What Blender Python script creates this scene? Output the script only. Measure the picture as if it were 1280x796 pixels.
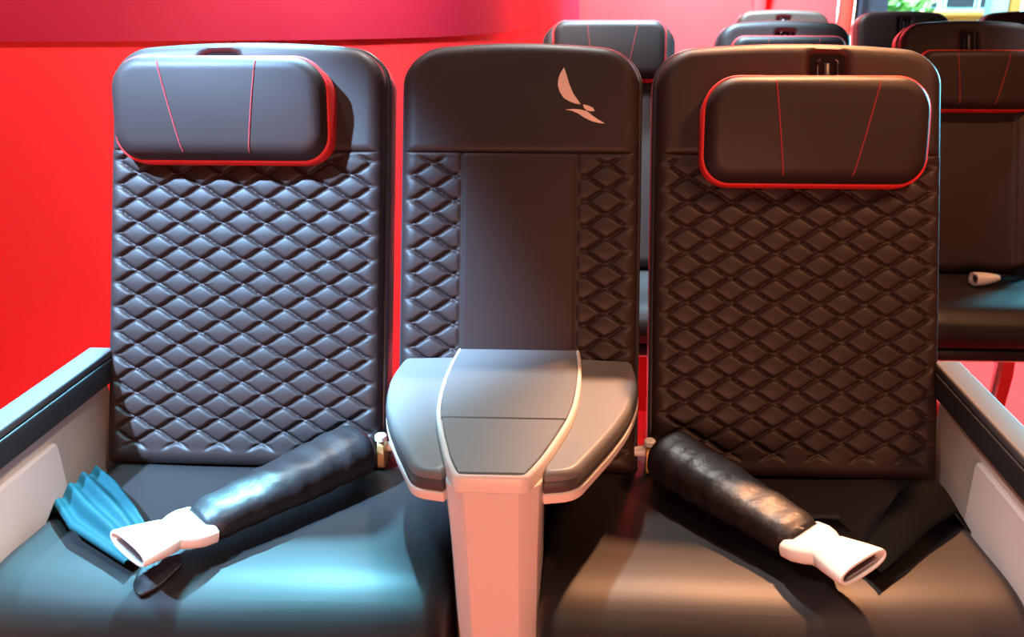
import bpy, bmesh, math, random
from mathutils import Vector, Matrix, noise
PI = math.pi
random.seed(4)
for o in list(bpy.data.objects): bpy.data.objects.remove(o)
scn = bpy.context.scene
COL = scn.collection

# ------------------------------------------------------------------ camera
F, PX, PITCH, YAW = 1050.0, 700.0, math.radians(20.9), math.radians(2.3)
cd = bpy.data.cameras.new('camera'); cam = bpy.data.objects.new('camera', cd); COL.objects.link(cam)
cam.location = (.13, 0, 1.28); cam.rotation_euler = (PI/2-PITCH, 0, YAW)
cd.sensor_width = 36; cd.lens = 36*F/1280; cd.shift_x = -(PX-640)/1280
cd.clip_start = .02
cd.dof.use_dof = True; cd.dof.focus_distance = 1.36; cd.dof.aperture_fstop = 5.6
scn.camera = cam
# ------------------------------------------------------------------ light
scn.view_settings.view_transform = 'Standard'; scn.view_settings.look = 'None'
scn.view_settings.gamma = 1; scn.view_settings.exposure = 0; scn.view_settings.use_curve_mapping = False
w = bpy.data.worlds.new('world'); scn.world = w; w.use_nodes = True
w.node_tree.nodes['Background'].inputs[0].default_value = (1, .62, .55, 1)
w.node_tree.nodes['Background'].inputs[1].default_value = .035
def lamp(name, kind, loc, target, power, colr, size=.5, size_y=None, spot=None, blend=.5, spread=None):
    l = bpy.data.lights.new(name, kind); l.energy = power; l.color = colr
    if kind == 'AREA':
        l.size = size
        if size_y: l.shape = 'RECTANGLE'; l.size_y = size_y
        if spread: l.spread = math.radians(spread)
    if kind == 'SPOT':
        l.spot_size = math.radians(spot); l.spot_blend = blend; l.shadow_soft_size = size
    o = bpy.data.objects.new(name, l); COL.objects.link(o); o.location = loc
    o.rotation_euler = (Vector(target)-Vector(loc)).to_track_quat('-Z', 'Y').to_euler()
    return o
CYAN, COOL, WARM, SALMON = (.50, .88, 1), (.80, .93, 1), (1, .44, .20), (1, .41, .26)
lamp('cool_ceiling_spot', 'SPOT', (-1.46, .39, 2.84), (-.56, 1.35, .80), 3000, (.34, .62, 1), size=.04, spot=25, blend=.7)
lamp('cool_ceiling_lamp', 'SPOT', (-.75, 2.42, 2.85), (-.60, .95, .5), 2800, (.22, .72, 1), size=.05, spot=21.5, blend=.6)
lamp('neutral_ceiling_lamp', 'SPOT', (.05, 2.45, 2.85), (-.02, 1.22, .7), 230, (1, .95, .90), size=.05, spot=35, blend=.7)
lamp('second_row_lamp', 'SPOT', (.32, 2.82, 2.9), (.38, 2.80, 1.22), 1900, (.48, .78, 1), size=.1, spot=31, blend=.5)
lamp('cool_overhead_spot', 'SPOT', (-.95, 1.1, 2.9), (-.48, 1.05, .5), 420, (.22, .75, 1), size=.15, spot=25, blend=.7)
lamp('neutral_fill', 'AREA', (0, .3, 2.7), (0, 1.1, .6), 6, (1, .80, .70), .7)  # added soft general fill from above, no visible source
lamp('left_panel_fill', 'SPOT', (.9, .2, 2.85), (-.74, .90, .55), 330, (1, .88, .80), size=.1, spot=15, blend=.8)  # added fill that brightens the left armrest's side panel
lamp('right_panel_fill', 'SPOT', (-.9, .2, 2.85), (.74, .90, .55), 260, (1, .80, .76), size=.1, spot=15, blend=.8)  # added fill for the side panel of the right armrest
lamp('warm_ceiling_lamp', 'SPOT', (.85, 2.42, 2.85), (.47, .98, .5), 950, WARM, size=.05, spot=23, blend=.6)
lamp('warm_ceiling_spot', 'SPOT', (1.55, .45, 2.85), (.52, 1.35, .85), 200, WARM, size=.2, spot=27, blend=.8)
lamp('warm_second_row_fill', 'SPOT', (1.5, 1.7, 2.9), (1.3, 2.3, .6), 190, WARM, size=.1, spot=36, blend=.7)  # added warm fill on the far right second-row seat
lamp('salmon_bounce_fill', 'AREA', (.1, -2.0, .8), (.05, 1.0, .6), 70, SALMON, 1.2, .8)  # unseen fill behind the camera, stands in for red floor bounce
lamp('third_row_fill', 'SPOT', (.88, 3.70, 2.9), (.95, 3.95, 1.2), 1500, (.66, .92, 1), size=.08, spot=17, blend=.5)  # added spot, only to brighten the top of one third-row seat
lamp('rear_floor_fill', 'SPOT', (1.78, 2.95, 2.9), (1.60, 2.85, 0), 900, COOL, size=.1, spot=22, blend=.5)  # added spot to lighten the carpet beside the second row
lamp('wall_wash_corner', 'SPOT', (-.15, 2.05, 2.9), (-.42, 2.68, .95), 700, COOL, size=.12, spot=56, blend=1)
lamp('wall_wash', 'SPOT', (.55, 4.0, 3.0), (.7, 5.15, 1.15), 4000, COOL, size=.2, spot=82, blend=.9)
lamp('wall_wash_left', 'SPOT', (-.95, 1.80, 2.95), (-1.0, 2.45, .45), 390, (1, .90, .92), size=.12, spot=80, blend=.9)
lamp('window_daylight', 'AREA', (3.9, 5.0, 1.5), (.75, 1.45, .95), 11, (.15, .75, 1), .6, spread=30)
lamp('outdoor_fill', 'AREA', (2.9, 6.0, 4.2), (2.9, 7.6, .8), 420, (.7, .95, 1), 2.0, spread=90)  # added light for everything outside the window, no fixture there

# ------------------------------------------------------------------ materials
def mat(name, col, rough=.5, metal=0, spec=.5, grain=0, gscale=350, var=0, coat=0, bumpd=.002):
    m = bpy.data.materials.new(name); m.use_nodes = True
    nt = m.node_tree; b = nt.nodes['Principled BSDF']
    b.inputs['Base Color'].default_value = (*col, 1); b.inputs['Roughness'].default_value = rough
    b.inputs['Metallic'].default_value = metal; b.inputs['Specular IOR Level'].default_value = spec
    b.inputs['Coat Weight'].default_value = coat
    tc = nt.nodes.new('ShaderNodeTexCoord')
    if grain:
        n = nt.nodes.new('ShaderNodeTexNoise'); n.inputs['Scale'].default_value = gscale; n.inputs['Detail'].default_value = 3
        nt.links.new(tc.outputs['Object'], n.inputs['Vector'])
        bp = nt.nodes.new('ShaderNodeBump'); bp.inputs['Strength'].default_value = grain; bp.inputs['Distance'].default_value = bumpd
        nt.links.new(n.outputs['Fac'], bp.inputs['Height']); nt.links.new(bp.outputs['Normal'], b.inputs['Normal'])
    if var:
        n2 = nt.nodes.new('ShaderNodeTexNoise'); n2.inputs['Scale'].default_value = 6; n2.inputs['Detail'].default_value = 4
        nt.links.new(tc.outputs['Object'], n2.inputs['Vector'])
        mx = nt.nodes.new('ShaderNodeMix'); mx.data_type = 'RGBA'
        mx.inputs['A'].default_value = (*[c*(1-var) for c in col], 1); mx.inputs['B'].default_value = (*[min(1, c*(1+var)) for c in col], 1)
        nt.links.new(n2.outputs['Fac'], mx.inputs['Factor']); nt.links.new(mx.outputs['Result'], b.inputs['Base Color'])
    return m
M = {}
M['leather'] = mat('dark_leather', (.026, .0145, .0130), .50, spec=.28, grain=.12, gscale=500, var=.12, bumpd=.001)
M['leather_seat'] = mat('seat_leather', (.017, .0145, .0145), .46, spec=.34, grain=.08, gscale=500, var=.10, bumpd=.001)
M['leather_black'] = mat('black_leather', (.012, .010, .011), .46, grain=.35, gscale=90, bumpd=.003)
M['shell'] = mat('shell_plastic', (.03, .03, .035), .30)
M['black'] = mat('black_plastic', (.012, .012, .013), .45)
M['red_trim'] = mat('red_trim_fabric', (.75, .02, .02), .6, grain=.2, gscale=800, bumpd=.0006)
M['red_thread'] = mat('red_thread', (.26, .018, .022), .8)
M['steel'] = mat('brushed_steel', (.55, .55, .58), .3, metal=1)
M['dark_metal'] = mat('dark_rail_metal', (.10, .09, .10), .35, metal=.9)
M['slot_black'] = mat('matt_black_slot', (.010, .009, .009), .9, spec=.05)
M['white_metal'] = mat('white_metal', (.85, .84, .82), .35)
M['brass'] = mat('brass', (.62, .36, .14), .4, metal=.7)
M['tray'] = mat('grey_tray_plastic', (.15, .145, .14), .45, grain=.08, gscale=900, bumpd=.0005)
M['tray_edge'] = mat('dark_grey_tray_edge', (.06, .056, .054), .4)
M['champagne'] = mat('champagne_trim', (.80, .74, .68), .35)
M['pillar'] = mat('light_plastic', (.72, .68, .66), .42)
M['arm_pad'] = mat('dark_arm_pad', (.065, .065, .072), .55, spec=.3, grain=.1, gscale=600, bumpd=.0006)
M['arm_side'] = mat('arm_pad_side', (.022, .022, .025), .45)
M['panel'] = mat('grey_white_panel', (.72, .66, .64), .55, var=.03)
M['panel_rear'] = mat('warm_grey_panel', (.52, .43, .37), .55)
M['belt_teal'] = mat('teal_webbing', (.001, .034, .044), .65, spec=.2, grain=.5, gscale=260, bumpd=.001)
M['belt_black'] = mat('black_webbing', (.003, .003, .0035), .85, spec=.03, grain=.5, gscale=260, bumpd=.001)
M['buckle'] = mat('cream_buckle', (.74, .71, .67), .35)
M['dark_slot'] = mat('dark_slot', (.06, .02, .015), .5)
M['logo'] = mat('beige_logo', (.78, .56, .46), .5)
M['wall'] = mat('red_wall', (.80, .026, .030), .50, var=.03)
M['wall_shade'] = mat('painted_wall_shade', (.36, .008, .030), .5, var=.03)  # darker red: light falloff on the upper wall, put into the colour
M['carpet'] = mat('red_carpet', (.75, .05, .055), .9, grain=.6, gscale=300, var=.1)
M['post_red'] = mat('red_post', (.85, .03, .02), .4)
M['post_white'] = mat('ivory_strip', (.85, .78, .62), .5)
M['navy'] = mat('navy_frame', (.02, .03, .05), .4)
M['bluegrey'] = mat('blue_grey_panel', (.10, .13, .20), .5, var=.3)
M['green'] = mat('leaf_green', (.22, .55, .12), .6, var=.4)
M['facade'] = mat('pale_cyan_facade', (.50, .84, .88), .6)
M['facade_dark'] = mat('dark_pane', (.03, .035, .05), .5, spec=.15)
M['orange'] = mat('orange_paint', (.85, .42, .10), .5)
M['pot'] = mat('grey_pot', (.35, .35, .36), .6)
M['paving'] = mat('pale_paving', (.55, .56, .55), .8, var=.1)
M['ceramic'] = mat('econ_panel', (.5, .5, .52), .4)
gm = bpy.data.materials.new('window_glass'); gm.use_nodes = True; nt = gm.node_tree; nt.nodes.remove(nt.nodes['Principled BSDF'])
tr = nt.nodes.new('ShaderNodeBsdfTransparent'); tr.inputs[0].default_value = (.92, .97, .97, 1)
gl = nt.nodes.new('ShaderNodeBsdfGlossy'); gl.inputs['Roughness'].default_value = .02
fr = nt.nodes.new('ShaderNodeFresnel'); fr.inputs[0].default_value = 1.45; mx = nt.nodes.new('ShaderNodeMixShader')
nt.links.new(fr.outputs[0], mx.inputs[0]); nt.links.new(tr.outputs[0], mx.inputs[1]); nt.links.new(gl.outputs[0], mx.inputs[2])
nt.links.new(mx.outputs[0], nt.nodes['Material Output'].inputs[0]); M['glass'] = gm

# ------------------------------------------------------------------ object helpers
def wloc(o):
    v = Vector((0, 0, 0))
    while o: v += o.location; o = o.parent
    return v
def obj(name, bm, m, parent=None, sharp=40, flip=True):
    """bm is in world coordinates; linked as ONE object whose origin is its parent's (or its own base)"""
    if flip: bmesh.ops.recalc_face_normals(bm, faces=bm.faces)
    off = wloc(parent) if parent else Vector((0, 0, 0))
    if not parent:
        xs = [v.co for v in bm.verts]
        off = Vector((sum(v.x for v in xs)/len(xs), sum(v.y for v in xs)/len(xs), min(v.z for v in xs)))
    bmesh.ops.translate(bm, verts=bm.verts, vec=-off)
    me = bpy.data.meshes.new(name); bm.to_mesh(me); bm.free()
    for p in me.polygons: p.use_smooth = True
    me.set_sharp_from_angle(angle=math.radians(sharp))
    me.materials.append(m)
    o = bpy.data.objects.new(name, me); COL.objects.link(o)
    if parent: o.parent = parent
    else: o.location = off
    return o
def tag(o, label, cat, group=None):
    o['label'] = label; o['category'] = cat
    if group: o['group'] = group
    return o
def thing(name, label, cat, loc, group=None):
    o = bpy.data.objects.new(name, None); COL.objects.link(o); o.location = loc; o.empty_display_size = .05
    return tag(o, label, cat, group)
def struct(name, bm, m, parent=None, sharp=40):
    o = obj(name, bm, m, parent, sharp)
    if not parent: o['kind'] = 'structure'
    return o
def box(bm, a, b, bevel=0, seg=2):
    r = bmesh.ops.create_cube(bm, size=1)
    vs = r['verts']
    for v in vs: v.co = Vector([(a[i]+b[i])/2+v.co[i]*(b[i]-a[i]) for i in range(3)])
    if bevel:
        es = list({e for v in vs for e in v.link_edges})
        bmesh.ops.bevel(bm, geom=es, offset=bevel, segments=seg, profile=.5, affect='EDGES')
    return bm
def B(a, b, bevel=0, seg=2): return box(bmesh.new(), a, b, bevel, seg)
def tube(bm, pts, r, n=8, closed=False):
    pts = [Vector(p) for p in pts]; N = len(pts); rings = []
    up = Vector((.13, .31, .94))
    for i, p in enumerate(pts):
        t = (pts[(i+1) % N]-pts[i-1]) if closed else (pts[min(i+1, N-1)]-pts[max(i-1, 0)])
        t.normalize(); a = t.cross(up).normalized(); b = a.cross(t)
        rings.append([bm.verts.new(p+a*(r*math.cos(2*PI*k/n))+b*(r*math.sin(2*PI*k/n))) for k in range(n)])
    for i in range(N if closed else N-1):
        A, Bq = rings[i], rings[(i+1) % N]
        for k in range(n): bm.faces.new((A[k], A[(k+1) % n], Bq[(k+1) % n], Bq[k]))
    if not closed: bm.faces.new(rings[0]); bm.faces.new(rings[-1][::-1])
    return bm
def loft(bm, rings, cap=True):
    R = [[bm.verts.new(p) for p in r] for r in rings]
    n = len(R[0])
    for A, Bq in zip(R, R[1:]):
        for k in range(n): bm.faces.new((A[k], A[(k+1) % n], Bq[(k+1) % n], Bq[k]))
    if cap: bm.faces.new(R[0][::-1]); bm.faces.new(R[-1])
    return bm
def inset(poly, d):
    """move a closed 2D polygon inward by d along its vertex normals"""
    n = len(poly); A = sum(poly[i][0]*poly[(i+1) % n][1]-poly[(i+1) % n][0]*poly[i][1] for i in range(n))
    sg = 1 if A > 0 else -1; out = []
    for i in range(n):
        p0, p, p1 = Vector(poly[i-1]), Vector(poly[i]), Vector(poly[(i+1) % n])
        e0 = (p-p0).normalized(); e1 = (p1-p).normalized()
        n0 = Vector((-e0.y, e0.x))*sg; n1 = Vector((-e1.y, e1.x))*sg
        m = n0+n1; L = m.length_squared
        m = m*(2/L) if L > .2 else n0
        out.append(tuple(p+m*d))
    return out
def rounded(poly, r, seg=6):
    """round the corners of a polygon; r is one radius or one per corner"""
    n = len(poly); out = []
    for i in range(n):
        p0, p, p1 = Vector(poly[i-1]), Vector(poly[i]), Vector(poly[(i+1) % n])
        rr = r[i] if isinstance(r, (list, tuple)) else r
        rr = min(rr, (p-p0).length*.48, (p1-p).length*.48)
        if rr < 1e-6: out.append(tuple(p)); continue
        a = p+(p0-p).normalized()*rr; b = p+(p1-p).normalized()*rr
        for k in range(seg+1):
            t = k/seg; out.append(tuple(a*(1-t)**2+p*(2*t*(1-t))+b*t*t))
    return out
def slab(poly, prof, bm=None, M4=None):
    """stack of rings: (inset, z) pairs from bottom to top over a 2D outline"""
    bm = bm or bmesh.new()
    rings = []
    for d, z in prof:
        q = inset(poly, d) if abs(d) > 1e-9 else poly
        r = [Vector((x, y, z)) for x, y in q]
        if M4: r = [M4(v) for v in r]
        rings.append(r)
    return loft(bm, rings)
def mirror(bm):
    for v in bm.verts: v.co.x = -v.co.x
    return bm

# ------------------------------------------------------------------ seat-back coordinates: x across, s up along the back, d out of it
RC = math.radians(21); SR, CR = math.sin(RC), math.cos(RC)
def BP(x, s, d, y0=1.27, z0=.53): return Vector((x, y0+s*SR-d*CR, z0+s*CR+d*SR))
def drop(e, r):
    if e >= r: return 0
    e = max(e, 0); return r-math.sqrt(max(r*r-(r-e)**2, 0))
def sdf_in(x, s, hw, s0, s1, rt, rb):
    """distance inside a rounded rectangle"""
    cy, hh = (s0+s1)/2, (s1-s0)/2
    r = rt if s > cy else rb
    qx, qy = abs(x)-hw+r, abs(s-cy)-hh+r
    return -(min(max(qx, qy), 0)+math.hypot(max(qx, 0), max(qy, 0))-r)
def row_list(s0, s1, rt, rb, step):
    out = []
    nb = 10 if rb > .003 else 3
    for k in range(nb): out.append(s0+rb*(1-math.cos(PI/2*k/nb)))
    a, b = s0+rb, s1-rt; n = max(2, int((b-a)/step))
    out += [a+(b-a)*k/n for k in range(n)]
    nt_ = 14 if rt > .003 else 3
    for k in range(nt_+1): out.append(s1-rt+rt*math.sin(PI/2*k/nt_))
    return out
def col_list(hw, step, edge):
    """u in -1..1, packed near the edges"""
    inner = 1-edge/hw; n = max(4, int(2*hw*inner/step))
    e = [1-(edge/hw)*(k/6)**1.8 for k in range(6)]
    return [-q for q in e]+[-inner+2*inner*k/n for k in range(n+1)]+e[::-1]
def pad(bm, cx, hw, s0, s1, rt, rb, dfun, dback, step=.004, edge=.02, crown=0, P=BP, sfull=None, backinset=.006):
    """an upholstered panel: height field dfun(x,s) over a rounded rectangle, with sides and a back"""
    S = row_list(s0, s1, rt, rb, step); U = col_list(hw, step, edge)
    top = sfull or s1
    def hwf(s):
        if s > s1-rt: return hw-rt+math.sqrt(max(rt*rt-(s-(s1-rt))**2, 0))
        if s < s0+rb: return hw-rb+math.sqrt(max(rb*rb-(s0+rb-s)**2, 0))
        return hw
    def sc(x, s):
        if not crown: return s
        t = max(0, min(1, (s-(top-.2))/.2)); return s-crown*(x/hw)**2*t*t
    G = []
    for s in S:
        h = hwf(s); row = []
        for u in U:
            x = u*h; row.append(bm.verts.new(P(cx+x, sc(x, s), dfun(x, s))))
        G.append(row)
    for i in range(len(S)-1):
        for j in range(len(U)-1): bm.faces.new((G[i][j], G[i][j+1], G[i+1][j+1], G[i+1][j]))
    loop = [(0, j) for j in range(len(U))]+[(i, len(U)-1) for i in range(1, len(S))]
    loop += [(len(S)-1, j) for j in range(len(U)-2, -1, -1)]+[(i, 0) for i in range(len(S)-2, 0, -1)]
    prev = [G[i][j] for i, j in loop]
    for d, f in ((dback+backinset, 0), (dback, backinset)):
        ring = []
        for i, j in loop:
            s = S[i]; x = U[j]*hwf(s)
            kx = 1-f/hw; ks = s+(f if s < (s0+s1)/2 else -f)*(1 if i in (0, len(S)-1) else .5)
            ring.append(bm.verts.new(P(cx+x*kx, sc(x, ks), d)))
        n = len(ring)
        for k in range(n): bm.faces.new((prev[k], prev[(k+1) % n], ring[(k+1) % n], ring[k]))
        prev = ring
    bm.faces.new(prev)
    return bm
QX, QS = .0755, .0428
def quilt(x, s, H=.0085):
    a0 = x/QX+s/QS; b0 = x/QX-s/QS
    a = a0-.022*math.sin(2*PI*b0); b = b0-.022*math.sin(2*PI*a0)
    
    va, vb = abs(math.sin(PI*a)), abs(math.sin(PI*b))
    v = min(va, vb)
    p = max(0, min(1, (v-.07)/.50)); p = 1-(1-p)**2.4
    return H*(p*.75+.25*va*vb)-H
def sm(t): t = max(0, min(1, t)); return t*t*(3-2*t)

# ================================================================== the setting
def spline(pts, n):
    out = []
    for i in range(len(pts)-1):
        p0, p1, p2, p3 = [Vector(pts[max(0, min(len(pts)-1, k))]) for k in (i-1, i, i+1, i+2)]
        for k in range(n):
            t = k/n
            out.append(.5*((2*p1)+(p2-p0)*t+(2*p0-5*p1+4*p2-p3)*t*t+(3*p1-p0-3*p2+p3)*t**3))
    out.append(Vector(pts[-1])); return out
def ribbon_wall(path, z0, z1, th):
    bm = bmesh.new(); n = len(path); rows = []
    for off in (0, th):
        q = []
        for i, p in enumerate(path):
            t = (path[min(i+1, n-1)]-path[max(i-1, 0)]).normalized(); nn = Vector((-t.y, t.x))
            q.append(p+nn*off)
        rows.append(q)
    ring = rows[0]+rows[1][::-1]
    return loft(bm, [[Vector((p.x, p.y, z)) for p in ring] for z in (z0, z1)])
struct('floor', B((-4, -3, -.1), (5, 5.25, 0)), M['carpet'])
wp = spline([(-3.6, 2.20), (-2.0, 2.36), (-.9, 2.50), (-.48, 2.66), (-.24, 3.0), (-.12, 3.6), (.02, 4.4), (.35, 5.0), (.95, 5.2), (1.52, 5.22)], 10)
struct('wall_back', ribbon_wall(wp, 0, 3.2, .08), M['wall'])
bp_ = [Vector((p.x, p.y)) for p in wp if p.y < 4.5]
struct('wall_shade_band', ribbon_wall([p+Vector((.004, -.006)) for p in bp_], 1.165, 3.2, .006), M['wall_shade'])  # thin sheet painting the dimmer upper wall, where the light falls off
struct('wall_right', B((1.52, 5.2, 0), (4.5, 5.28, .75)), M['wall'])
struct('trim_2', B((1.525, 5.12, 0), (1.575, 5.2, 3.2), .004), M['post_red'])
struct('trim_3', B((1.577, 5.14, 0), (1.60, 5.2, 3.2), .003), M['post_white'])
wf = bmesh.new()
for a, b in (((1.61, 5.17, .75), (1.65, 5.25, 3.2)), ((4.4, 5.17, .75), (4.45, 5.25, 3.2)), ((1.65, 5.17, .75), (4.4, 5.25, .80)), ((1.65, 5.17, 3.12), (4.4, 5.25, 3.2))): box(wf, a, b, .004)
win = struct('window_1', wf, M['navy'])
struct('window_pane', B((1.645, 5.205, .79), (4.405, 5.212, 3.13)), M['glass'], win)
gp = bmesh.new(); box(gp, (-1, 5.3, -.12), (8, 10, -.02)); struct('ground_outside', gp, M['paving'])

# outside, through the window
pb = B((1.72, 5.75, -.02), (1.98, 5.95, 2.6), .01)
box(pb, (1.70, 5.73, 1.9), (2.0, 5.97, 1.96), .004)
tag(obj('pillar', pb, M['bluegrey']), 'dark blue-grey pillar outside the window beside the red post', 'pillar')
sh = thing('potted_shrub', 'bright green shrub outside the window, behind the dark rear seats', 'plant', (2.25, 6.3, -.02))
bm = bmesh.new()
for k in range(420):
    a, b, r = random.uniform(0, 2*PI), random.uniform(-1, 1), random.random()**.4
    c = Vector((2.25+.20*r*math.cos(a)*math.sqrt(1-b*b), 6.3+.25*r*math.sin(a)*math.sqrt(1-b*b), 1.12+.42*r*b))
    u = Vector((random.gauss(0, 1), random.gauss(0, 1), random.gauss(0, 1))).normalized(); v = u.orthogonal().normalized()
    vs = [bm.verts.new(c+u*.06), bm.verts.new(c+v*.025), bm.verts.new(c-u*.06), bm.verts.new(c-v*.025)]; bm.faces.new(vs)
obj('foliage', bm, M['green'], sh, flip=False)
obj('stem', tube(bmesh.new(), [(2.25, 6.3, .4), (2.26, 6.3, .7), (2.24, 6.31, 1.0)], .02), M['pot'], sh)
obj('pot', loft(bmesh.new(), [[Vector((2.25+r*math.cos(2*PI*k/20), 6.3+r*math.sin(2*PI*k/20), z)) for k in range(20)] for r, z in ((.13, -.02), (.19, .42), (.20, .42), (.20, .45), (.17, .45))]), M['pot'], sh)
fc = thing('storefront', 'pale cyan shopfront with dark panes across the street outside', 'building', (3.2, 7.6, -.02))
bm = B((1.9, 7.6, -.02), (5.2, 7.9, 3.4)); box(bm, (1.9, 7.50, 1.10), (5.2, 7.62, 1.165), .01); obj('wall', bm, M['facade'], fc)
for x0, x1 in ((2.50, 2.60), (2.80, 2.95), (3.03, 3.25), (3.305, 3.385), (3.9, 4.4)):
    f = obj('window', B((x0-.02, 7.55, 1.18), (x1+.02, 7.61, 1.9), .005), M['facade'], fc)
    obj('pane', B((x0, 7.54, 1.205), (x1, 7.552, 1.87)), M['facade_dark'], f)
ct = thing('counter', 'orange counter outside between the dark rear seats', 'counter', (2.75, 6.9, -.02))
obj('body', B((2.66, 6.75, -.02), (3.12, 7.1, 1.15), .01), M['orange'], ct)
obj('worktop', B((2.64, 6.70, 1.15), (3.14, 7.13, 1.185), .008), M['orange'], ct)
tag(obj('pillar', B((2.855, 6.3, -.02), (2.98, 6.42, 2.6), .02), M['facade']), 'pale blue round-edged pillar outside at the far right', 'pillar')
tag(obj('pillar', B((2.99, 6.3, -.02), (3.06, 6.40, 2.6), .01), M['orange']), 'narrow orange pillar outside at the far right edge', 'pillar')
# a red cloth tail on the bright wall
cl = []
for i in range(13):
    t = i/12; z = 1.21+t*.6; hw = .035+.045*sm(t*1.6); yb = 5.13
    cl.append([Vector((1.04+hw*math.cos(2*PI*k/16)+.02*(1-t), yb+.035*math.sin(2*PI*k/16)*(.4+.6*t), z-(.03*abs(math.cos(2*PI*k/16)) if i == 0 else 0))) for k in range(16)])
tag(obj('wall_banner', loft(bmesh.new(), cl), M['wall']), 'tapering red cloth hanging on the pink-lit wall above the rear seats', 'banner')

# ================================================================== front row: two quilted seats with a console seat between
W_OUT = .728; TOP = .727; SEAM = .533
def back_pads(root, cx, hw, recess=None, plain=None):
    def crownless(x, s): return sdf_in(x, s, hw, -.02, TOP, .065, .01)
    D = .012
    def d_up(x, s):
        e = crownless(x, s); d = D-max(drop(e, .026), drop(s-SEAM, .007))
        if recess is not None:
            rx = sm((.040-abs(x-recess))/.022)*sm((.712-s)/.012+.0)*sm((s-.5)/.02)
            d -= .020*rx
        return d
    def d_low(x, s):
        e = crownless(x, s); d = D-max(drop(e, .024), drop(SEAM-s, .007), drop(s+.02, .02))
        k = sm((hw-.004-abs(x))/.02)*sm((SEAM-.004-s)/.012)*sm((s-.004)/.02)
        if plain is not None:
            k *= sm((abs(x)-plain)/.012)
            g = abs(abs(x)-plain); d -= .003*math.exp(-(g/.004)**2)
        return d+k*quilt(x, s)
    bm = pad(bmesh.new(), cx, hw, SEAM, TOP, .065, .001, d_up, -.05, step=.006, edge=.026, crown=.016, sfull=TOP)
    obj('upper_panel', bm, M['leather'], root, 50)
    bm = pad(bmesh.new(), cx, hw, -.02, SEAM, .001, .012, d_low, -.05, step=.0019, edge=.024)
    obj('quilted_panel', bm, M['leather'], root, 70)
    # shell behind the upholstery: a slim glossy rim shows round it
    bm = pad(bmesh.new(), cx, hw+.006, -.03, TOP+.006, .07, .02, lambda x, s: -.022-drop(sdf_in(x, s, hw+.006, -.03, TOP+.006, .07, .02), .006), -.085, step=.05, edge=.01, crown=.016, backinset=.02)
    obj('back_shell', bm, M['shell'], root)
def headrest(root, cx, s0, s1, hw, lean, thr=.0014, P=BP, rad=.055, sg=1):
    cs = (s0+s1)/2
    def shear(P0): return lambda x, s, d: P0(x+lean*(s-cs), s, d)
    Q = shear(P)
    def df(x, s):
        e = sdf_in(x, s, hw, s0, s1, rad, rad*.8)
        return .076+(s-cs)*.17-drop(e, .024)-.006*(x/hw)**2+.004*math.cos(PI*(s-cs)/(s1-s0))
    h = obj('headrest', pad(bmesh.new(), cx, hw, s0, s1, rad, rad*.8, df, .030, step=.006, edge=.024, P=Q, backinset=.002), M['leather'], root)
    # red gusset band behind the leather face
    h2 = hw+.0045
    bm = pad(bmesh.new(), cx, h2, s0-.004, s1+.004, rad+.004, rad*.8+.004, lambda x, s: .050+(s-cs)*.17-drop(sdf_in(x, s, h2, s0-.004, s1+.004, rad+.004, rad*.8+.004), .004), .004, step=.03, edge=.01, P=Q, backinset=.006)
    obj('red_trim', bm, M['red_trim'], h)['label'] = 'red fabric edge band'
    for xa, xb in ((-.40*sg, -.30*sg), (.51*sg, .32*sg)):
        bm = bmesh.new()
        pts = []
        for k in range(25):
            t = k/24; s = s1-.012-(s1-s0-.022)*t; x = hw*(xa+(xb-xa)*t)
            pts.append(Q(cx+x, s, df(x, s)+.0003))
        tube(bm, pts, thr, 6)
        obj('stitching', bm, M['red_thread'], h)['label'] = 'red stitched seam line'
    return h
def slot(root, x, s_low, s_top=.706, P=BP, k=1.0):
    q = obj('slide_plate', pad(bmesh.new(), x, .038*k, s_low, s_top+.002, .008, .004, lambda a, b: .003, -.007, step=.02, edge=.004, P=P, backinset=.001), M['slot_black'], root)
    for sx in (-1, 1):
        bm = tube(bmesh.new(), [P(x+sx*.017*k, s_low, .005), P(x+sx*.017*k, s_top-.022, .005), P(x+sx*.017*k, s_top-.014, .007), P(x+sx*.012*k, s_top-.011, .008)], .0022*k, 8)
        obj('slide_rail', bm, M['dark_metal'], q)['label'] = 'dark metal rail'
    bm = slab(rounded([(x-.005*k, s_low), (x+.005*k, s_low), (x+.005*k, s_top-.016), (x-.005*k, s_top-.016)], .002), [(0, .002), (0, .005), (.001, .0058)], M4=lambda v: P(v.x, v.y, v.z))
    obj('latch', bm, M['shell'], q)
PROF = [(1.42, .370), (1.42, .485), (1.40, .497), (1.34, .506), (1.27, .513), (1.20, .517), (1.12, .522), (1.05, .527), (.995, .532), (.955, .532), (.925, .526), (.900, .514), (.880, .496), (.866, .472), (.860, .445), (.863, .415), (.875, .390), (.90, .374), (.95, .368), (1.2, .368)]
def topz(y):
    q = PROF[1:13]
    for (y0, z0), (y1, z1) in zip(q, q[1:]):
        if y1 <= y <= y0: return z1+(z0-z1)*(y-y1)/(y0-y1)
    return .5
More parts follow.
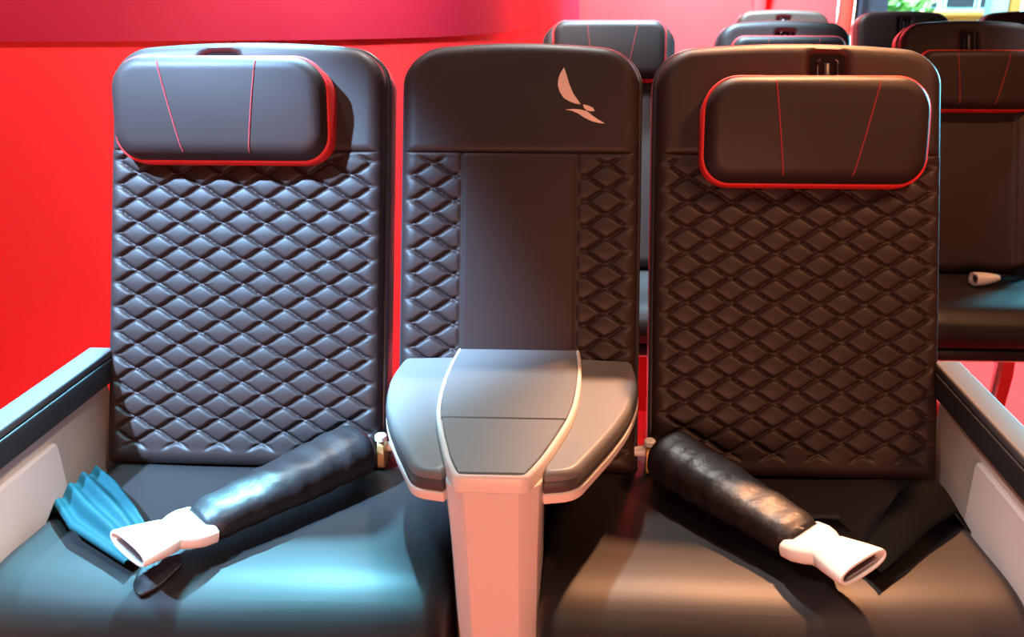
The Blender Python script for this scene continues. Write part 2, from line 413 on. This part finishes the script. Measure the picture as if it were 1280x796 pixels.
def cushion(root, x0, x1, prof, dish=.006, r=.03, dy=0):
    pf = rounded(prof, .02, 3)
    bm = bmesh.new(); rings = []
    xs = [(x0+r*(1-math.cos(a)), r*(1-math.sin(a))) for a in [PI/2*k/7 for k in range(8)]]
    n = 24; mid = [(x0+r+(x1-x0-2*r)*k/n, 0) for k in range(1, n)]
    xs = xs+mid+[(x1-(x-x0), d) for x, d in xs[::-1]]
    for x, d in xs:
        q = inset(pf, d); u = (x-x0)/(x1-x0)*2-1
        rings.append([Vector((x, y, z-(dish*(1-u*u) if z > .47 else 0)+(.0025*noise.noise(Vector((x*6, y*6, 3))) if z > .45 else 0))) for y, z in q])
    loft(bm, rings)
    c = obj('seat_cushion', bm, M['leather_seat'], root, 60)
    return c
def piping(par, x, prof, y_from, r=.0028, d=.012):
    pf = inset(rounded(prof, .02, 3), d)
    pts = [Vector((x, y, z)) for y, z in pf if z > .385 and y < y_from]
    obj('piping', tube(bmesh.new(), pts, r, 8), M['leather_seat'], par)
def armrest(root, sgn):
    X = lambda v: sgn*v
    def rect(x0, x1, z0, z1, r): return rounded([(x0, z0), (x1, z0), (x1, z1), (x0, z1)], r, 4)
    a = obj('armrest', (lambda bm: bm if sgn > 0 else mirror(bm))(
        slab(rect(.714, .758, .688, .702, .004), [(.004, .66), (0, .664), (0, 1.335), (.004, 1.339)], M4=lambda v: Vector((v.x, v.z, v.y)))), M['arm_pad'], root)
    side = slab(rect(.712, .760, .648, .6875, .003), [(.003, .66), (0, .663), (0, 1.337), (.003, 1.340)], M4=lambda v: Vector((v.x, v.z, v.y)))
    obj('pad_side', side if sgn > 0 else mirror(side), M['arm_side'], a)['label'] = 'black lower half of the arm pad'
    p = slab(rounded([(.67, .30), (1.16, .30), (1.16, .612), (.67, .612)], .01, 3), [(0, .735), (0, .729), (.003, .726)], M4=lambda v: Vector((v.z, v.x, v.y)))
    obj('side_shield', p if sgn > 0 else mirror(p), M['panel'], a)
    q = slab(rounded([(.665, .0), (1.33, .0), (1.33, .652), (.665, .652)], .006, 3), [(.002, .757), (0, .755), (0, .7355), (.002, .733)], M4=lambda v: Vector((v.z, v.x, v.y)))
    obj('side_panel', q if sgn > 0 else mirror(q), M['panel_rear'], a)
def front_seat(sgn, label, hr_s0, hr_s1, lean):
    cx = sgn*.480
    root = thing('airline_seat', label, 'seat', (sgn*.42, 1.2, 0), 'quilted seats of the front row')
    back_pads(root, cx, .243, recess=sgn*.046)
    slot(root, cx+sgn*.046, .60)
    headrest(root, cx+(-.025 if sgn < 0 else .016), hr_s0, hr_s1, .183, lean, sg=sgn)
    x0, x1 = sorted((sgn*.064, sgn*.722))
    c = cushion(root, x0, x1, PROF)
    piping(c, sgn*.082, PROF, 1.3)
    armrest(root, sgn)
    b = bmesh.new(); box(b, (min(x0, x1), .878, .10), (max(x0, x1), 1.38, .369), .008); obj('seat_base', b, M['black'], root)
    for lx in (x0+.09, x1-.09):
        bm = bmesh.new(); box(bm, (lx-.02, 1.0, .0), (lx+.02, 1.04, .285), .004); box(bm, (lx-.02, 1.28, 0), (lx+.02, 1.32, .285), .004); box(bm, (lx-.025, .96, 0), (lx+.025, 1.36, .02), .004)
        obj('leg', bm, M['steel'], root)
    # hinge between seat back and cushion
    hx = sgn*.233
    bm = slab(rounded([(1.262, .512), (1.292, .512), (1.300, .545), (1.285, .566), (1.268, .556)], .006, 3), [(.001, hx-.006), (0, hx-.005), (0, hx+.005), (.001, hx+.006)], M4=lambda v: Vector((v.z, v.x, v.y)))
    h = obj('hinge', bm, M['brass'], root)
    obj('pin', tube(bmesh.new(), [(sgn*.150, 1.30, .536), (sgn*.27, 1.30, .536)], .009, 12), M['white_metal'], h)['label'] = 'white hinge rod'
    obj('cap', slab([(hx+.010*math.cos(2*PI*k/16), 1.277+.010*math.sin(2*PI*k/16)) for k in range(16)], [(0, .562), (0, .570), (.002, .572)]), M['white_metal'], h)
    return root
front_seat(-1, 'quilted dark leather seat in blue light with red-edged headrest raised high, at left', .510, .678, 0)
front_seat(1, 'quilted brown leather seat with red-edged headrest pulled low, right of the console', .478, .648, 0)

# ---- console seat
cs = thing('console_seat', 'slim middle seat with bird emblem and fold-down grey console table', 'seat', (0, 1.2, 0))
back_pads(cs, .002, .206, plain=.100)
Z7 = lambda zx, zy: (.065+((660+zx/6.636)-697)*(.082/58), .678-((70+zy/6.636)-87)*(.096/70))
lg = bmesh.new()
for pl in ([(300, 108), (320, 165), (345, 250), (380, 330), (415, 380), (440, 416), (400, 411), (350, 393), (300, 362), (268, 312), (252, 258), (255, 205), (270, 160)],
           [(457, 416), (500, 425), (538, 443), (552, 470), (520, 474), (488, 466), (466, 444)],
           [(318, 461), (380, 454), (440, 459), (490, 472), (530, 505), (580, 541), (637, 574), (590, 571), (530, 556), (470, 526), (420, 492), (370, 471)]):
    slab([Z7(*p) for p in pl], [(0, .0118), (0, .0124), (.0003, .0127)], lg, M4=lambda v: BP(v.x, v.y, v.z))
obj('emblem', lg, M['logo'], cs)['label'] = 'beige bird wing emblem'
wing = [(-.04, 1.335), (-.196, 1.322), (-.204, 1.235), (-.186, 1.14), (-.158, 1.065), (-.108, .958), (-.068, .950), (-.045, 1.01)]
wing = rounded(wing, [.0, .012, .05, .06, .06, .035, 0, 0], 6)
for sg in (1, -1):
    pl = [(sg*x+.004, y) for x, y in wing]
    t = obj('side_table', slab(pl, [(.004, .668), (0, .672), (0, .690), (.0015, .6955), (.005, .699), (.0085, .700), (.0095, .700)]), M['tray'], cs, 35)
    obj('table_edge', slab(pl, [(-.001, .670), (-.0025, .674), (-.0025, .684), (.002, .6895)]), M['tray_edge'], t)['label'] = 'dark rounded table edge'
    obj('table_trim', slab(inset(pl, -.003), [(.006, .652), (.001, .655), (0, .660), (0, .668), (.003, .6705)]), M['champagne'], t)['label'] = 'pale trim under the table edge'
LID = [(1.365, .103), (1.29, .109), (1.22, .111), (1.15, .108), (1.09, .101), (1.03, .086), (.965, .067), (.917, .047)]
LX = .005
lid = [(LX-h, y) for y, h in LID]+[(LX+h, y) for y, h in LID[::-1]]
lidr = rounded(lid, [.006]+[.03]*6+[.012]*2+[.03]*6+[.006], 4)
fr_ = obj('lid_frame', slab(lidr, [(.004, .686), (0, .690), (0, .708), (.002, .7125), (.0045, .714), (.0065, .7125), (.007, .709)]), M['champagne'], cs)
def lid_h(y):
    q = LID[::-1]
    for (y0, h0), (y1, h1) in zip(q, q[1:]):
        if y0 <= y <= y1: return h0+(h1-h0)*(y-y0)/(y1-y0)
def lid_poly(y0, y1, ins, n=9):
    ys = [y0+(y1-y0)*k/n for k in range(n+1)]
    return [(LX-lid_h(y)+ins, y) for y in ys]+[(LX+lid_h(y)-ins, y) for y in ys[::-1]]
pr_ = [(0, .7085), (0, .7125), (.0012, .7138)]
obj('lid_panel', slab(lid_poly(1.078, 1.356, .0075), pr_), M['tray'], fr_)
obj('lid_flap', slab(lid_poly(.927, 1.0755, .0085), pr_), M['tray'], fr_)
# column under the lid: chamfered front
def col_ring(z, k, kf):
    return [Vector((LX+a, y, z)) for a, y in ((-.064*k, 1.03), (-.064*k, .950), (-.060*k, .938), (-.038*kf, .918), (-.034*kf, .916), (.034*kf, .916), (.038*kf, .918), (.060*k, .938), (.064*k, .950), (.064*k, 1.03))]
obj('pillar', loft(bmesh.new(), [col_ring(.05, .84, .86), col_ring(.40, .88, .9), col_ring(.60, .95, .98), col_ring(.655, .99, 1.0), col_ring(.685, 1.0, 1.02), col_ring(.6885, 1.0, 1.02), col_ring(.690, .985, 1.0)]), M['pillar'], cs, 20)
bm = bmesh.new(); box(bm, (-.060, .967, .0), (.062, 1.345, .664), .006); obj('console_body', bm, M['black'], cs)

# ---- belts lying on the cushions
def frame_loft(c0, c1, secs, n=24, tilt=0):
    """secs: (t, half width, half height, exponent, lift) along c0->c1"""
    c0, c1 = Vector(c0), Vector(c1); ax = (c1-c0).normalized()
    side = ax.cross(Vector((0, 0, 1))).normalized(); up = side.cross(ax)
    if tilt: side, up = side*math.cos(tilt)+up*math.sin(tilt), up*math.cos(tilt)-side*math.sin(tilt)
    rings = []
    for t, a, b, e, lf in secs:
        c = c0+(c1-c0)*t+Vector((0, 0, lf)); r = []
        for k in range(n):
            th = 2*PI*k/n; cx_, sy_ = math.cos(th), math.sin(th)
            r.append(c+side*(a*math.copysign(abs(cx_)**(2/e), cx_))+up*(b*math.copysign(abs(sy_)**(2/e), sy_)))
        rings.append(r)
    return rings
def belt(sgn, label):
    root = thing('seat_belt', label, 'seat belt', (sgn*.42, 1.05, .53))
    S = lambda x: sgn*x
    # padded sleeve
    p0, p1 = Vector((S(.250), 1.240, .572)), Vector((S(.434), 1.006, .568))
    secs = []
    N = 40
    for i in range(N+1):
        t = i/N
        a = (.050*(1-t)+.038*t)*(1+.10*math.sin(PI*t)); b = .043*(1-t)+.026*t
        cap = math.sqrt(max(0, 1-(1-min(1, t/.10))**2))*.82+.18; cap2 = 1-.16*sm((t-.93)/.07)
        a *= cap*cap2; b *= cap*cap2
        a *= 1+.02*math.sin(t*37)+.015*math.sin(t*61+1); b *= 1+.035*math.sin(t*43)
        secs.append((t, a, b, 2.3, -.010*math.sin(PI*t)*0))
    rings = frame_loft(p0, p1, secs, 36)
    for r in rings:
        for k, v in enumerate(r):
            nz = noise.noise(v*22)*.0030+noise.noise(v*70)*.0006; v.z += nz
    bm = loft(bmesh.new(), rings)
    s = obj('padded_sleeve', bm, M['leather_black'], root, 80)
    s['label'] = 'black leather padded sleeve'
    bm = bmesh.new(); sd = [p0+(p1-p0)*(.08+.9*k/16)+Vector((S(.028)*(1-.3*k/16), .024*(1-.3*k/16), .012)) for k in range(17)]
    tube(bm, sd, .0013, 6); obj('sleeve_seam', bm, M['belt_black'], s)
    # buckle: waisted metal body with an open mouth
    b0, b1 = Vector((S(.428), 1.010, .567)), Vector((S(.488), .918, .590))
    K = 1.42; body = [(t, a*K, b*1.1, e, l) for t, a, b, e, l in [(0, .024, .009, 4, 0), (.015, .029, .0125, 4, 0), (.18, .0295, .0135, 3.6, 0), (.32, .026, .0135, 3.4, 0), (.44, .0205, .013, 3.2, 0), (.475, .0200, .0125, 3.2, 0)]]
    bk = obj('buckle', loft(bmesh.new(), frame_loft(b0, b1, body, 28, -.12*sgn)), M['buckle'], root, 45)
    fb = [(.472, .0246, .0132, 3.2, 0), (.485, .0262, .0145, 3.2, 0), (.60, .0290, .0145, 3, 0), (.80, .0335, .0138, 2.8, 0), (.97, .0362, .0125, 2.6, 0), (1.0, .0355, .0118, 2.6, 0), (1.0, .0325, .0086, 2.6, 0), (.97, .032, .0082, 2.6, 0), (.80, .029, .0078, 2.6, 0)]
    fb = [(t, a*(1.12+.10*t), b*1.06, e, l) for t, a, b, e, l in fb]
    obj('buckle_cover', loft(bmesh.new(), frame_loft(b0, b1, fb, 28, -.12*sgn)), M['buckle'], bk, 45)
    mb = frame_loft(b0, b1, [(.88, .0375, .0086, 2.6, 0), (.895, .0375, .0086, 2.6, 0)], 28, -.12*sgn)
    obj('mouth', loft(bmesh.new(), mb), M['dark_slot'], bk)['label'] = 'dark opening of the buckle'
    tg = frame_loft(b0, b1, [(.87, .029, .0010, 5, -.002), (.99, .031, .0010, 5, -.002)], 16, -.12*sgn)
    obj('latch_bar', loft(bmesh.new(), tg), M['steel'], bk)['label'] = 'steel bar inside the mouth'
    return root
def ribbon(edgeA, edgeB, th, nu, nv, wave, z_of):
    """strap between two edge curves (lists of points), with lengthwise folds"""
    bm = bmesh.new(); top = []; bot = []
    def ev(c, t):
        f = t*(len(c)-1); i = min(int(f), len(c)-2); f -= i
        return Vector(c[i])*(1-f)+Vector(c[i+1])*f
    for i in range(nu+1):
        u = i/nu; a, b = ev(edgeA, u), ev(edgeB, u); rt, rb = [], []
        for j in range(nv+1):
            v = j/nv; p = a*(1-v)+b*v; p.z += wave(u, v)
            rt.append(bm.verts.new(p)); rb.append(bm.verts.new(p-Vector((0, 0, th))))
        top.append(rt); bot.append(rb)
    for i in range(nu):
        for j in range(nv):
            bm.faces.new((top[i][j], top[i+1][j], top[i+1][j+1], top[i][j+1])); bm.faces.new((bot[i][j], bot[i][j+1], bot[i+1][j+1], bot[i+1][j]))
    for i in range(nu):
        for j in (0, nv): bm.faces.new((top[i][j], bot[i][j], bot[i+1][j], top[i+1][j]))
    for j in range(nv):
        for i in (0, nu): bm.faces.new((top[i][j], top[i][j+1], bot[i][j+1], bot[i][j]))
    return bm
lb = belt(-1, 'lap belt with wide teal strap and cream buckle lying on the left seat')
def fold(u, v): return .0058*math.sin(v*2*PI*3.2+.8*math.sin(u*3))*(.4+.6*math.sin(PI*min(1, u*1.1+.1)))+.014*math.sin(PI*u)*math.sin(PI*v)
A = [(-.722, 1.085, .508), (-.690, 1.070, .552), (-.63, 1.010, .552), (-.57, .975, .550), (-.515, .945, .545)]
Bq = [(-.722, 1.175, .508), (-.685, 1.180, .552), (-.625, 1.130, .556), (-.555, 1.060, .556), (-.492, .990, .548)]
st = obj('strap', ribbon(A, Bq, .0025, 40, 40, fold, None), M['belt_teal'], lb, 70); st['label'] = 'wide teal webbing strap'
tl = rounded([(-.500, .955), (-.455, .985), (-.440, .96), (-.458, .922), (-.478, .906), (-.494, .920)], .008, 4)
bm = slab(tl, [(0, -.003), (0, .0), (.001, .0008)], M4=lambda v: Vector((v.x, v.y, v.z+.5345-max(0, .955-v.y)*.25)))
obj('strap_end', bm, M['leather_black'], lb)['label'] = 'black leather strap tip'
rb_ = belt(1, 'lap belt with black strap and cream buckle lying on the right seat')
A = [(.722, 1.125, .508), (.690, 1.110, .552), (.632, 1.060, .556), (.575, 1.000, .553), (.528, .960, .546)]
Bq = [(.722, 1.20, .508), (.682, 1.205, .556), (.615, 1.150, .564), (.558, 1.070, .560), (.510, .995, .550)]
st = obj('strap', ribbon(A, Bq, .0025, 40, 12, lambda u, v: .012*math.sin(PI*u)*math.sin(PI*v)+.004*u*math.cos(PI*v), None), M['belt_black'], rb_, 70); st['label'] = 'black webbing strap'
A = [(.456, 1.098, .540), (.470, 1.055, .546), (.488, 1.005, .548)]
Bq = [(.508, 1.098, .540), (.520, 1.050, .546), (.528, .990, .548)]
obj('strap_end', ribbon(A, Bq, .003, 14, 10, lambda u, v: .003*math.sin(PI*v), None), M['belt_black'], rb_, 70)
obj('strap_hem', B((.453, 1.096, .539), (.511, 1.105, .545), .0012), M['shell'], rb_)['label'] = 'grey hemmed end of the strap'

# ================================================================== rows behind: plain leather economy seats
EY = 2.49
EP = lambda x, s, d: BP(x, s, d, EY, .53)
EHW, ETOP = .202, .738
def economy_seat(label, group):
    root = thing('economy_seat', label, 'seat', (0, EY, 0), group)
    def e_in(x, s): return sdf_in(x, s, EHW, -.03, ETOP, .06, .01)
    def df(x, s):
        d = .012-drop(e_in(x, s), .03)
        d += .012*sm((abs(x)-.125)/.03)*sm((.50-s)/.08)              # side bolsters
        d -= .004*math.exp(-((abs(x)-.135)/.003)**2)*sm((.52-s)/.03)  # bolster seams
        d -= .018*sm((.034-abs(x))/.014)*sm((.705-s)/.014)*sm((s-.53)/.03)
        return d
    obj('back_cushion', pad(bmesh.new(), 0, EHW, -.03, ETOP, .06, .012, df, -.055, step=.0075, edge=.03, crown=.014, P=EP), M['leather'], root, 60)
    bm = pad(bmesh.new(), 0, EHW+.005, -.03, ETOP+.004, .062, .02, lambda x, s: -.030-drop(sdf_in(x, s, EHW+.005, -.03, ETOP+.004, .062, .02), .006), -.085, step=.06, edge=.01, crown=.014, P=EP, backinset=.02)
    obj('back_shell', bm, M['shell'], root)
    slot(root, 0, .56, P=EP, k=.9)
    headrest(root, 0, .46, .626, .168, 0, thr=.0012, P=EP, rad=.035)
    ep = [(2.62, .375), (2.62, .475), (2.60, .487), (2.49, .497), (2.35, .507), (2.24, .512), (2.19, .510), (2.15, .498), (2.12, .475), (2.105, .445), (2.11, .415), (2.13, .395), (2.18, .380), (2.35, .375)]
    cushion(root, -.235, .235, ep, dish=.004)
    obj('cushion_frame', B((-.22, 2.16, .345), (.22, 2.58, .377), .006), M['black'], root)
    for y in (2.26, 2.50):
        obj('crossbeam', tube(bmesh.new(), [(-.255, y, .325), (.255, y, .325)], .022, 14), M['white_metal'], root)
    for sx in (-.17, .17):
        bm = bmesh.new(); box(bm, (sx-.012, 2.25, .02), (sx+.012, 2.275, .31), .004); box(bm, (sx-.012, 2.49, .02), (sx+.012, 2.515, .31), .004); box(bm, (sx-.02, 2.2, 0), (sx+.02, 2.56, .02), .004)
        obj('leg', bm, M['steel'], root)
    bm = ribbon([(.10, 2.36, .34), (.102, 2.35, .22), (.10, 2.355, .08)], [(.135, 2.36, .34), (.137, 2.35, .22), (.132, 2.355, .08)], .004, 12, 4, lambda u, v: 0, None)
    obj('pull_strap', bm, M['red_trim'], root)['label'] = 'red strap hanging under the cushion'
    return root
def clone(o, parent=None):
    c = o.copy(); COL.objects.link(c)
    if parent: c.parent = parent
    for ch in list(o.children): clone(ch, c)
    return c
G2, G3 = 'plain leather seats of the second row', 'plain leather seats of the third row'
def slide(root, ds):
    for ch in root.children:
        if ch.name.startswith('headrest'): ch.location = ch.location+Vector((0, ds*SR, ds*CR))
proto = economy_seat('second-row seat with headrest raised to its top, visible between console seat and right seat', G2)
EX = [(.172, 0, .082, None, G2),
      (.709, 0, .036, 'second-row seat peeking just over the right front seat, red headrest edge showing', G2),
      (1.262, 0, -.005, 'second-row brown seat with low red-edged headrest, at far right', G2),
      (.95, 1.2, .02, 'third-row seat whose pale lit top shows directly above the middle second-row seat', G3),
      (1.47, 1.2, -.1, 'third-row dark seat seen against the window left of the orange counter', G3),
      (2.0, 1.2, -.1, 'third-row dark seat cut by the right picture edge below the orange pillar', G3)]
seats = [proto]+[clone(proto) for _ in EX[1:]]
for r, (x, dy, ds, lab, g) in zip(seats, EX):
    r.location = (x, EY+dy, 0)
    if dy: r.scale.z = 1.014 if x < 1 else 1.009
    if lab: r['label'] = lab
    r['group'] = g
    slide(r, ds)
# belt on the second-row seat at far right
eb = thing('seat_belt', 'small beige buckle on a dark strap lying on the far right second-row cushion', 'seat belt', (1.3, 2.36, .52))
b0, b1 = Vector((1.298, 2.352, .527)), Vector((1.222, 2.335, .527))
bk = obj('buckle', loft(bmesh.new(), frame_loft(b0, b1, [(0, .012, .008, 3, 0), (.3, .017, .013, 3, 0), (.7, .022, .017, 3, 0), (1, .021, .0175, 3, 0), (1, .017, .012, 3, 0), (.85, .016, .011, 3, 0)], 20)), M['buckle'], eb)
obj('mouth', loft(bmesh.new(), frame_loft(b0, b1, [(.86, .0165, .0115, 3, 0), (.88, .0165, .0115, 3, 0)], 20)), M['black'], bk)
obj('strap', ribbon([(1.29, 2.335, .523), (1.36, 2.36, .517), (1.43, 2.40, .525), (1.49, 2.44, .53)], [(1.29, 2.368, .523), (1.36, 2.40, .520), (1.43, 2.45, .55), (1.49, 2.49, .56)], .002, 20, 6, lambda u, v: .003*math.sin(PI*v), None), M['belt_black'], eb)
